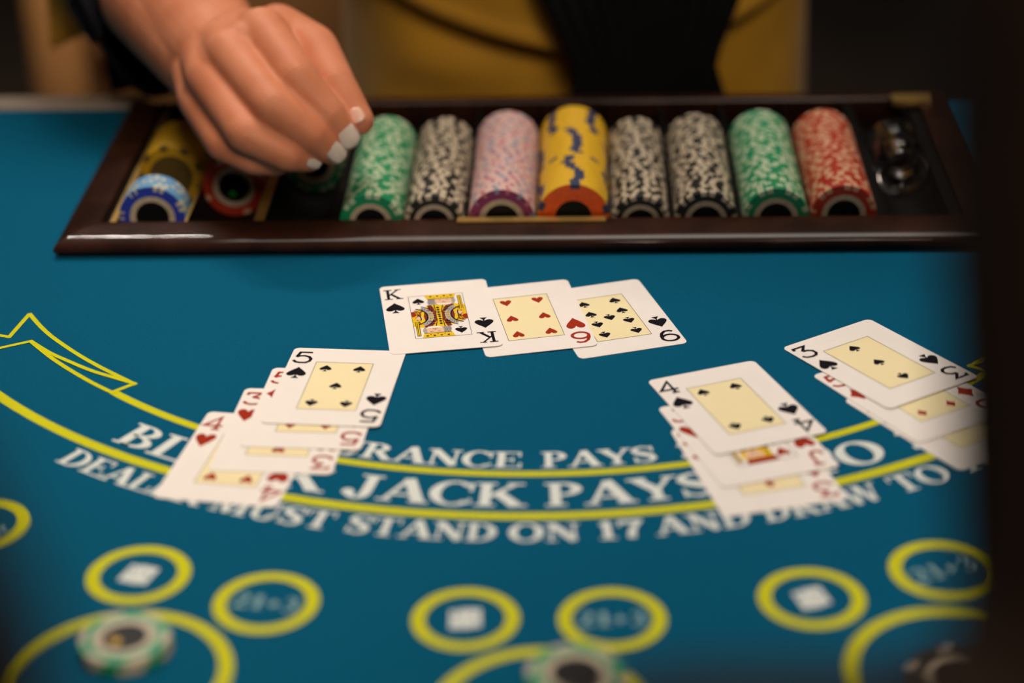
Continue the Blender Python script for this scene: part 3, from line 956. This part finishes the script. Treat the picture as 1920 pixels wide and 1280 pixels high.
KG2 = dict(base='c_green', spot='cream', ring='cream', inlay='inlay', groups=6, per=1, sw=34, gap=1)
KB2 = dict(base='c_black', spot='cream', ring='cream', inlay='inlay', groups=6, per=1, sw=16, gap=1)
stack(-172.4, 746.5, 2, 20.0, KG2, 'green and cream', 'left betting circle', 'gold_dot')
stack(23.5, 694.0, 6, 20.8, KG2, 'green and cream', 'middle betting circle', None)
stack(176.0, 679.5, 8, 20.4, KB2, 'black and cream', 'shadowed right betting circle', 'red_dot')

# clear acrylic spacer lying in the last trough
b = lathe([(11.5, 0), (17.5, 0), (18.2, .8), (18.2, 43), (17.5, 44), (11.5, 44), (11.5, 0)], 40)
b.v = [(x / 1000, y / 1000, z / 1000) for x, y, z in b.v]
sp = b.build('chip_spacer', 'acrylic', None, True, TRAY @ Matrix.Translation((.254, .156, .0086)) @ Matrix.Rotation(R(90), 4, 'X'))
recalc(sp)
tag(sp, 'clear acrylic ring lying alone in the right end of the tray', 'chip spacer')


# ------------------------------------------------------------------ people
def capsule(b, p0, r0, p1, r1, n=28, flat=None):
    p0, p1 = Vector(p0), Vector(p1)
    d = p1 - p0
    L = d.length
    d.normalize()
    u = d.orthogonal().normalized()
    v = d.cross(u)
    rings = []
    for a in range(-80, 1, 20): rings.append((r0 * math.sin(R(a)), r0 * math.cos(R(a))))
    for a in range(10, 91, 20): rings.append((L + r1 * math.sin(R(a - 10)), r1 * math.cos(R(a - 10))))
    rows = [[p0 + d * s + (u * math.cos(2 * math.pi * k / n) + v * math.sin(2 * math.pi * k / n)) * q for k in range(n)] for s, q in rings]
    b.grid(rows, closed=True)
    b.poly(rows[0][::-1]); b.poly(rows[-1])


def chain(b, pts, rad):
    for i in range(len(pts) - 1): capsule(b, pts[i], rad[i], pts[i + 1], rad[i + 1])


def fused(b, voxel, smooth, it):
    """one continuous skin over overlapping limbs -> mesh data"""
    o = b.build('tmp', 'skin')
    recalc(o)
    m = o.modifiers.new('r', 'REMESH')
    m.mode = 'VOXEL'
    m.voxel_size = voxel
    m.use_smooth_shade = True
    s = o.modifiers.new('s', 'SMOOTH')
    s.factor = smooth
    s.iterations = it
    dg = bpy.context.evaluated_depsgraph_get()
    me = bpy.data.meshes.new_from_object(o.evaluated_get(dg))
    bpy.data.objects.remove(o)
    return me


def obj(name, me, m, parent):
    o = bpy.data.objects.new(name, me)
    me.materials.clear()
    me.materials.append(M[m])
    me.polygons.foreach_set('use_smooth', [True] * len(me.polygons))
    COL.objects.link(o)
    if parent: o.parent = parent
    return o


P = lambda q: W(*q)
dealer = empty('person', (0.06, 0.55, 0), 'dealer in tan satin and black reaching over the chip tray', 'person')
dealer.matrix_world = Matrix.Identity(4)

FING = {
    'index': ([(-151.5, 1240.4, 115.5), (-128.1, 1198.1, 100.4), (-109.4, 1187.8, 80.2), (-100.1, 1186.8, 65.0)], [16.5, 13.4, 11.4, 8.8]),
    'middle': ([(-171.6, 1228.2, 107.0), (-141.8, 1181.1, 89.1), (-118.6, 1176.6, 71.6), (-107.8, 1180.9, 58.5)], [16, 13.2, 11.2, 8.6]),
    'ring': ([(-185.3, 1226.2, 92.5), (-159.0, 1176.6, 73.7), (-134.1, 1173.1, 60.2), (-122.5, 1180.7, 53.6)], [15.5, 12.6, 10.6, 8.2]),
    'pinky': ([(-193.8, 1230.9, 76.5), (-175.2, 1189.9, 62.3), (-156.4, 1183.0, 53.3), (-142.3, 1186.3, 48.7)], [14, 11.4, 9.6, 7.4]),
    'thumb': ([(-145.7, 1273.9, 106.0), (-119.9, 1245.3, 102.8), (-106.0, 1215.5, 90.4), (-91.0, 1198.7, 71.5)], [17, 15, 12.6, 9.4])}
wrist, fore, elbow = Vector((-184.5, 1278, 88)), Vector((-231, 1377, 104)), Vector((-306, 1516, 138))
b = MB()
mm = lambda q: P(tuple(q))
for k, (pts, rad) in FING.items():
    chain(b, [mm(p) for p in pts], [r / 1000 for r in rad])
    p0 = Vector(pts[0])
    # metacarpals inside the back of the hand
    w = wrist + {'index': Vector((14, -4, 6)), 'middle': Vector((5, -4, 6)), 'ring': Vector((-4, -4, 2)), 'pinky': Vector((-10, -4, -6)), 'thumb': Vector((14, 0, -4))}[k]
    capsule(b, mm(p0), rad[0] / 1000, mm(w), .024)
# flesh between the knuckles: fills the back of the hand from the wrist to the webs
for a, c, rw in (('index', 'middle', 13.6), ('middle', 'ring', 13.2), ('ring', 'pinky', 12.4)):
    A, Cc = FING[a][0], FING[c][0]
    p = (Vector(A[0]) + Vector(Cc[0])) / 2
    q = (Vector(A[1]) + Vector(Cc[1])) / 2
    web = p + (q - p).normalized() * 9
    capsule(b, mm(web), (rw - 1.6) / 1000, mm(p), (rw + 1.0) / 1000)
    capsule(b, mm(p), (rw + 1.0) / 1000, mm(wrist + (p - Vector((-172, 1230, 98))) * .35 + Vector((0, 0, 2))), .024)
capsule(b, mm((-140, 1256, 106)), .016, mm((-166, 1274, 96)), .024)
capsule(b, mm((-150, 1246, 92)), .017, mm((-176, 1248, 72)), .016)
capsule(b, mm((-136, 1252, 100)), .016, mm((-172, 1270, 90)), .024)
chain(b, [mm(wrist), mm(fore), mm(elbow)], [.0335, .0415, .046])
capsule(b, mm(wrist + Vector((-8, 4, -6))), .031, mm(fore + Vector((-8, 0, -4))), .040)
hand = fused(b, .0014, .5, 9)
# creases over the finger joints
cre = []
for k, (pts, rad) in FING.items():
    for j, amp in ((1, .45), (2, .35)):
        ax = (Vector(pts[j + 1]) - Vector(pts[j - 1])).normalized()
        cre.append((mm(pts[j]), ax, rad[j] / 1000 * 1.5, amp / 1000))
for v in hand.vertices:
    for p, ax, rr, amp in cre:
        d = v.co - p
        if d.length < rr:
            t = d.dot(ax) * 1000
            side = 1 if d.dot(Vector((0, -.6, .8))) > 0 else .2
            v.co -= v.normal * amp * side * max(0, math.cos(t * 2.0)) ** 3 * max(0, 1 - abs(t) / 4.5)
# head, neck, trunk and the other arm, all out of the picture, join the same body
b = MB()
bx, by = .060, .52
sh = TZ + .60
chain(b, [(bx, by + .02, .95), (bx, by + .01, 1.15), (bx, by - .02, sh - .06)], [.13, .125, .15])
capsule(b, (bx - .15, by - .01, sh), .06, (bx + .15, by - .01, sh), .06)
capsule(b, (bx, by - .01, sh), .06, (bx, by - .04, sh + .12), .055)
capsule(b, (bx, by - .06, sh + .20), .088, (bx, by - .05, sh + .25), .092)
capsule(b, (bx, by - .14, sh + .19), .012, (bx, by - .155, sh + .165), .016)
el = P((-306, 1516, 138))
chain(b, [(bx - .18, by - .02, sh - .01), (-.36, .50, 1.16), tuple(el)], [.062, .055, .046])
chain(b, [(bx + .19, by, sh - .01), (bx + .29, by + .10, 1.10), (bx + .25, by + .16, .86)], [.06, .05, .04])
rest = fused(b, .008, .5, 4)
nv = len(hand.vertices)
vs = [v.co[:] for v in hand.vertices] + [v.co[:] for v in rest.vertices]
fs = [tuple(p.vertices) for p in hand.polygons] + [tuple(i + nv for i in p.vertices) for p in rest.polygons]
me = bpy.data.meshes.new('body')
me.from_pydata(vs, [], fs)
me.update()
body = obj('body', me, 'skin', dealer)


def nail(fin, m, w, ln, upv, back=1.5):
    pts, rad = FING[fin]
    tip, dip = Vector(pts[3]), Vector(pts[2])
    ax = (tip - dip).normalized()
    upv = (Vector(upv) - ax * Vector(upv).dot(ax)).normalized()
    sd = ax.cross(upv)
    r = rad[3]
    rows = []
    for i in range(9):
        s = -1 + 2 * i / 8
        y = s * ln / 2 + r * .35 - back
        ww = w / 2 * math.sqrt(max(0.02, 1 - abs(s) ** 4))
        row = []
        for j in range(9):
            a = -1 + 2 * j / 8
            x = a * ww
            dr = 1 - .5 * max(0, (y / r)) ** 2
            h = math.sqrt(max(0, (r * 1.0) ** 2 - (x * .95) ** 2)) * (1 if y < 0 else math.sqrt(max(.1, 1 - (y / (r * 1.5)) ** 2))) + .35
            row.append(mm(tip + ax * y + sd * x + upv * h))
        rows.append(row)
    b = MB()
    b.grid(rows)
    o = b.build('fingernail', m, body, True)
    s = o.modifiers.new('t', 'SOLIDIFY')
    s.thickness = .0009
    s.offset = 0
    return o


for fin, w, ln, u, m in (('index', 14.5, 14, (.30, -.72, .62), 'nail'), ('middle', 14, 13.5, (.18, -.74, .62), 'nail'), ('ring', 12.5, 12, (.05, -.8, .5), 'nail'), ('pinky', 9, 9, (0, -.7, .6), 'nail'), ('thumb', 9, 10, (-.55, .1, 1), 'nail_bare')):
    nail(fin, m, w, ln, u, 3.5)


def shell(name, m, parent, f, us, vs_, label=None, thick=.003, closed=False):
    """cloth sheet from a function f(u, v) -> point"""
    rows = [[f(u, v) for u in us] for v in vs_]
    b = MB()
    b.grid(rows, closed=closed)
    o = b.build(name, m, parent, True)
    s = o.modifiers.new('t', 'SOLIDIFY')
    s.thickness = thick
    s.offset = 0
    if label: o['label'] = label
    return o


lin = lambda a, c, n: [a + (c - a) * i / (n - 1) for i in range(n)]
CX, CYB = .060, .555                         # dealer's waist axis


def waist(ang, z, rx, ry, dy=0.0):
    return Vector((CX + rx * math.sin(ang), CYB + dy - ry * math.cos(ang), z))


# skirt: from the hips down, with a raised fold facing the table
def skirt(u, v):
    z = .30 + (TZ + .10 - .30) * v
    fl = .016 * math.sin(u * 7 + 1.2) * (1 - v) + .010 * math.exp(-((u + .55) / .25) ** 2) * math.exp(-((z - (TZ - .005)) / .02) ** 2)
    return waist(u, z, .188 + fl + .02 * (1 - v), .165 + fl)


shell('skirt', 'gold_cloth', dealer, skirt, lin(-math.pi, math.pi, 73), lin(0, 1, 60))
# upper garment with a hem sweeping down towards the middle
def top(u, v):
    c = max(0, 1 - abs(u - .15) / 1.15)
    hem = TZ + .062 - .052 * c ** .8
    z = hem + (TZ + .60 - hem) * v
    bulge = .012 + .018 * math.sin(min(1, v * 3) * math.pi / 2)
    lip = .006 * math.exp(-(v / .012) ** 2)
    return waist(u, z, .186 + bulge * .4 + lip, .170 + bulge + lip)


shell('blouse', 'gold_cloth', dealer, top, lin(-math.pi, math.pi, 97), lin(0, 1, 70))


# black sash hanging down the front
def sash(u, v):
    z = TZ - .30 + .88 * v
    w = .050 + .022 * min(1.5, max(0, (z - (TZ + .012)) / .05)) + .010 * min(1.5, max(0, (TZ + .006 - z) / .03))
    a = (.103 + u * w - .06 * max(0, v - .5) - CX) / .19
    return waist(a, z, .207, .212 + .002 * math.sin(u * 40))


shell('sash', 'black_cloth', dealer, sash, lin(-1, 1, 61), lin(0, 1, 70), 'black sash hanging down the front')


# black sleeve: a loose cuff round the forearm whose lower side hangs behind the tray
def sleeve(u, v):
    p = Vector(fore) + (Vector(elbow) - Vector(fore)) * (.05 + 1.0 * v) + Vector((-8, 0, 2))
    ax = (Vector(elbow) - Vector(fore)).normalized()
    s1 = Vector((1, 0, 0)) - ax * ax.x
    s1.normalize()
    s2 = ax.cross(s1)
    if s2.z < 0: s2 = -s2
    rr = 52 + 4 * math.sin(3 * u)
    hang = max(0, -math.sin(u)) ** 1.5
    q = p + s1 * rr * math.cos(u) + s2 * rr * math.sin(u) + Vector((0, 0, -1)) * hang * 34 * (1 - .5 * v)
    return mm(q)


shell('sleeve', 'black_cloth', dealer, sleeve, lin(0, 2 * math.pi, 49), lin(0, 1, 20))


def lining(u, v):
    x = -346 + 27 * u + 3 * math.sin(3 * u)
    z = 18 + 14 * u + v * (95 - 14 * u)
    return W(x + 4 * v, 1500 + 8 * math.sin(2.4 * u + 1), z)


shell('sleeve_lining', 'gold_cloth', dealer, lining, lin(0, 1, 9), lin(0, 1, 16), 'gold lining showing below the open sleeve')


def drape(u, v):
    # the loose black sleeve hangs over the back corner of the tray
    x = -286 + 72 * u - 10 * v * (1 - u)
    return W(x, 1418 - 2.6 * (x + 286) * .0394 + 5 * math.sin(5 * u + 2 * v) + 40 * v * v, 14 + 4 * math.sin(3 * u) + 92 * v)


shell('sleeve_drape', 'black_cloth', dealer, drape, lin(0, 1, 25), lin(0, 1, 16))


def cuff(u, v):
    # pointed navy flap hanging from the open cuff
    w = (1 - v) ** .7
    return W(-290 + u * 15 * w + 4 * v, 1392 - 6 * v + 3 * math.cos(2 * u), 96 - 34 * v + (6 * u * w))


shell('cuff', 'navy_cloth', dealer, cuff, lin(-1, 1, 13), lin(0, .98, 14), 'pointed navy cuff flap')
b = MB()
chain(b, [tuple(el), (-.36, .50, 1.16), (bx - .18, by - .02, sh - .01), (bx + .19, by, sh - .01), (bx + .29, by + .10, 1.10), (bx + .25, by + .16, .86)], [.060, .068, .074, .074, .064, .055])
obj('jacket', fused(b, .008, .5, 4), 'black_cloth', dealer)
b = MB()
for s in (-1, 1):
    chain(b, [(CX + s * .09, CYB, .85), (CX + s * .10, CYB + .02, .45), (CX + s * .10, CYB + .03, .10)], [.085, .06, .045])
obj('trousers', fused(b, .010, .5, 3), 'black_cloth', dealer)
for s in (-1, 1):
    b = MB()
    chain(b, [(CX + s * .10, CYB + .05, .048), (CX + s * .105, CYB - .12, .042)], [.045, .040])
    obj('shoe', fused(b, .008, .5, 3), 'black_cloth', dealer)
b = MB()
capsule(b, (bx, by - .02, sh + .22), .098, (bx, by - .02, sh + .27), .098)
obj('hair', fused(b, .008, .5, 3), 'hair', dealer)

# players round the near side of the table, far out of focus
def seated_player(px, py, arm, forearm, label):
    root = empty('person', (0, 0, 0), label, 'person')
    b = MB()
    chain(b, [(px, py - .10, .62), (px, py - .06, .90), (px, py + .02, 1.20)], [.16, .16, .15])
    capsule(b, (px - .15, py + .03, 1.28), .07, (px + .15, py + .03, 1.28), .07)
    chain(b, *arm)
    chain(b, *forearm)
    obj('jacket', fused(b, .008, .5, 4), 'brown_cloth', root)
    b = MB()
    capsule(b, (px, py + .05, 1.30), .055, (px, py + .06, 1.40), .052)
    capsule(b, (px, py + .09, 1.50), .088, (px, py + .08, 1.55), .092)
    h0, h1 = Vector(forearm[0][-1]), Vector(forearm[0][-2])
    d = (h0 - h1).normalized()
    sd = d.cross(Vector((0, 0, 1))).normalized()
    capsule(b, tuple(h0 - d * .02), .026, tuple(h0 + d * .03), .026)
    for i, ln in enumerate((.050, .066, .072, .066, .052)):      # thumb and four fingers, gently curled
        o_ = sd * (i - 2) * .019
        if i == 0:
            chain(b, [tuple(h0 + d * .01 - sd * .02), tuple(h0 + d * .045 - sd * .046), tuple(h0 + d * .072 - sd * .040)], [.014, .011, .009])
        else:
            k0 = h0 + d * .045 + o_ - sd * .009
            k1 = k0 + d * ln * .6 + Vector((0, 0, -.008))
            chain(b, [tuple(h0 + o_ * .6), tuple(k0), tuple(k1), tuple(k1 + d * ln * .35 + Vector((0, 0, -.022)))], [.014, .0105, .0092, .008])
    obj('body', fused(b, .0035, .5, 4), 'skin', root)
    b = MB()
    capsule(b, (px, py + .06, 1.53), .098, (px, py + .05, 1.57), .098)
    obj('hair', fused(b, .008, .5, 3), 'hair', root)
    b = MB()
    for s in (-1, 1): chain(b, [(px + s * .09, py - .10, .56), (px + s * .10, py + .22, .54), (px + s * .10, py + .16, .06)], [.09, .07, .05])
    obj('trousers', fused(b, .010, .5, 3), 'brown_cloth', root)
    return root


seated_player(.43, -.66, ([(.30, -.60, 1.30), (.157, -.57, TZ + .62), (.147, -.649, TZ + .466), (.145, -.79, TZ + .225)], [.07, .062, .058, .056]),
              ([(.145, -.79, TZ + .236), (.03, -.79, TZ + .249)], [.052, .044]), 'out of focus player in a dark brown jacket filling the right edge')
seated_player(-.40, -.90, ([(-.25, -.87, 1.30), (-.150, -.865, TZ + .43), (-.1205, -.858, TZ + .35), (-.1025, -.88, TZ + .16)], [.07, .056, .053, .051]),
              ([(-.105, -.88, TZ + .16), (-.20, -.74, TZ + .12)], [.048, .040]), 'out of focus dark sleeve of another player at the lower left edge')
px_, py_ = .43, -.66
def bar_stool(x, y, label):
    root = empty('bar_stool', (x, y, 0), label, 'stool')
    b = lathe([(0, .36), (.17, .36), (.18, .37), (.18, .40), (.16, .42), (0, .42)], 28)
    b.build('seat', 'chair_wood', root, True)
    for a in range(4):
        b = MB()
        c, s = math.cos(a * math.pi / 2 + .78), math.sin(a * math.pi / 2 + .78)
        capsule(b, (.12 * c, .12 * s, .36), .014, (.17 * c, .17 * s, .013), .013, 10)
        b.build('leg', 'chair_wood', root, True)


bar_stool(.43, -.76, 'dark stool under the player at the right edge')
bar_stool(-.40, -1.00, 'dark stool under the player at the lower left edge')


# ------------------------------------------------------------------ room behind the dealer
def armchair(x, y, rz, seat_m, back_m, label):
    root = empty('armchair', Matrix.Translation((x, y, 0)) @ Matrix.Rotation(rz, 4, 'Z'), label, 'armchair')

    def cushion(name, x0, y0, z0, x1, y1, z1, m, bev=.03):
        b = MB(); b.box(x0, y0, z0, x1, y1, z1)
        o = b.build(name, m, root, True)
        recalc(o)
        md = o.modifiers.new('b', 'BEVEL'); md.width = bev; md.segments = 3
        return o
    cushion('seat', -.28, -.28, .26, .28, .26, .44, seat_m)
    cushion('backrest', -.28, .20, .45, .28, .32, .92, back_m)
    for s in (-1, 1): cushion('armrest', s * .325 - .04, -.28, .24, s * .325 + .04, .30, .60, back_m)
    for sx in (-1, 1):
        for sy in (-1, 1):
            b = MB(); capsule(b, (sx * .24, sy * .22, .27), .022, (sx * .26, sy * .25, .018), .017, 10); b.build('leg', 'chair_wood', root, True)
    return root


armchair(-.215, 1.68, 3.0, 'chair_cloth', 'chair_cloth', 'blurred tan brown armchair beyond the pale table edge')

# bar lamp with a row of bare bulbs above the dealer's side
lamp = empty('bar_lamp', (-.46, .92, TZ + 1.28), 'hanging bar lamp with a row of small bulbs', 'lamp')
b = MB(); b.box(-.20, -.02, .012, .20, .02, .05); b.build('housing', 'lamp', lamp)
b = MB(); b.box(-.004, -.004, .05, .004, .004, .90); b.build('rod', 'lamp', lamp)
bm_ = lathe([(0, -.006), (.004, -.004), (.006, 0), (.004, .006), (.003, .012)], 10)
bme = None
for i in range(26):
    o = bm_.build('bulb', 'bulb', lamp, True) if bme is None else bpy.data.objects.new('bulb', bme)
    if bme is None: bme = o.data
    else:
        COL.objects.link(o); o.parent = lamp
    o.location = (-.19 + .38 * (i / 25 + .035 * math.sin(i * 2.6)), random.uniform(-.012, .012), 0)
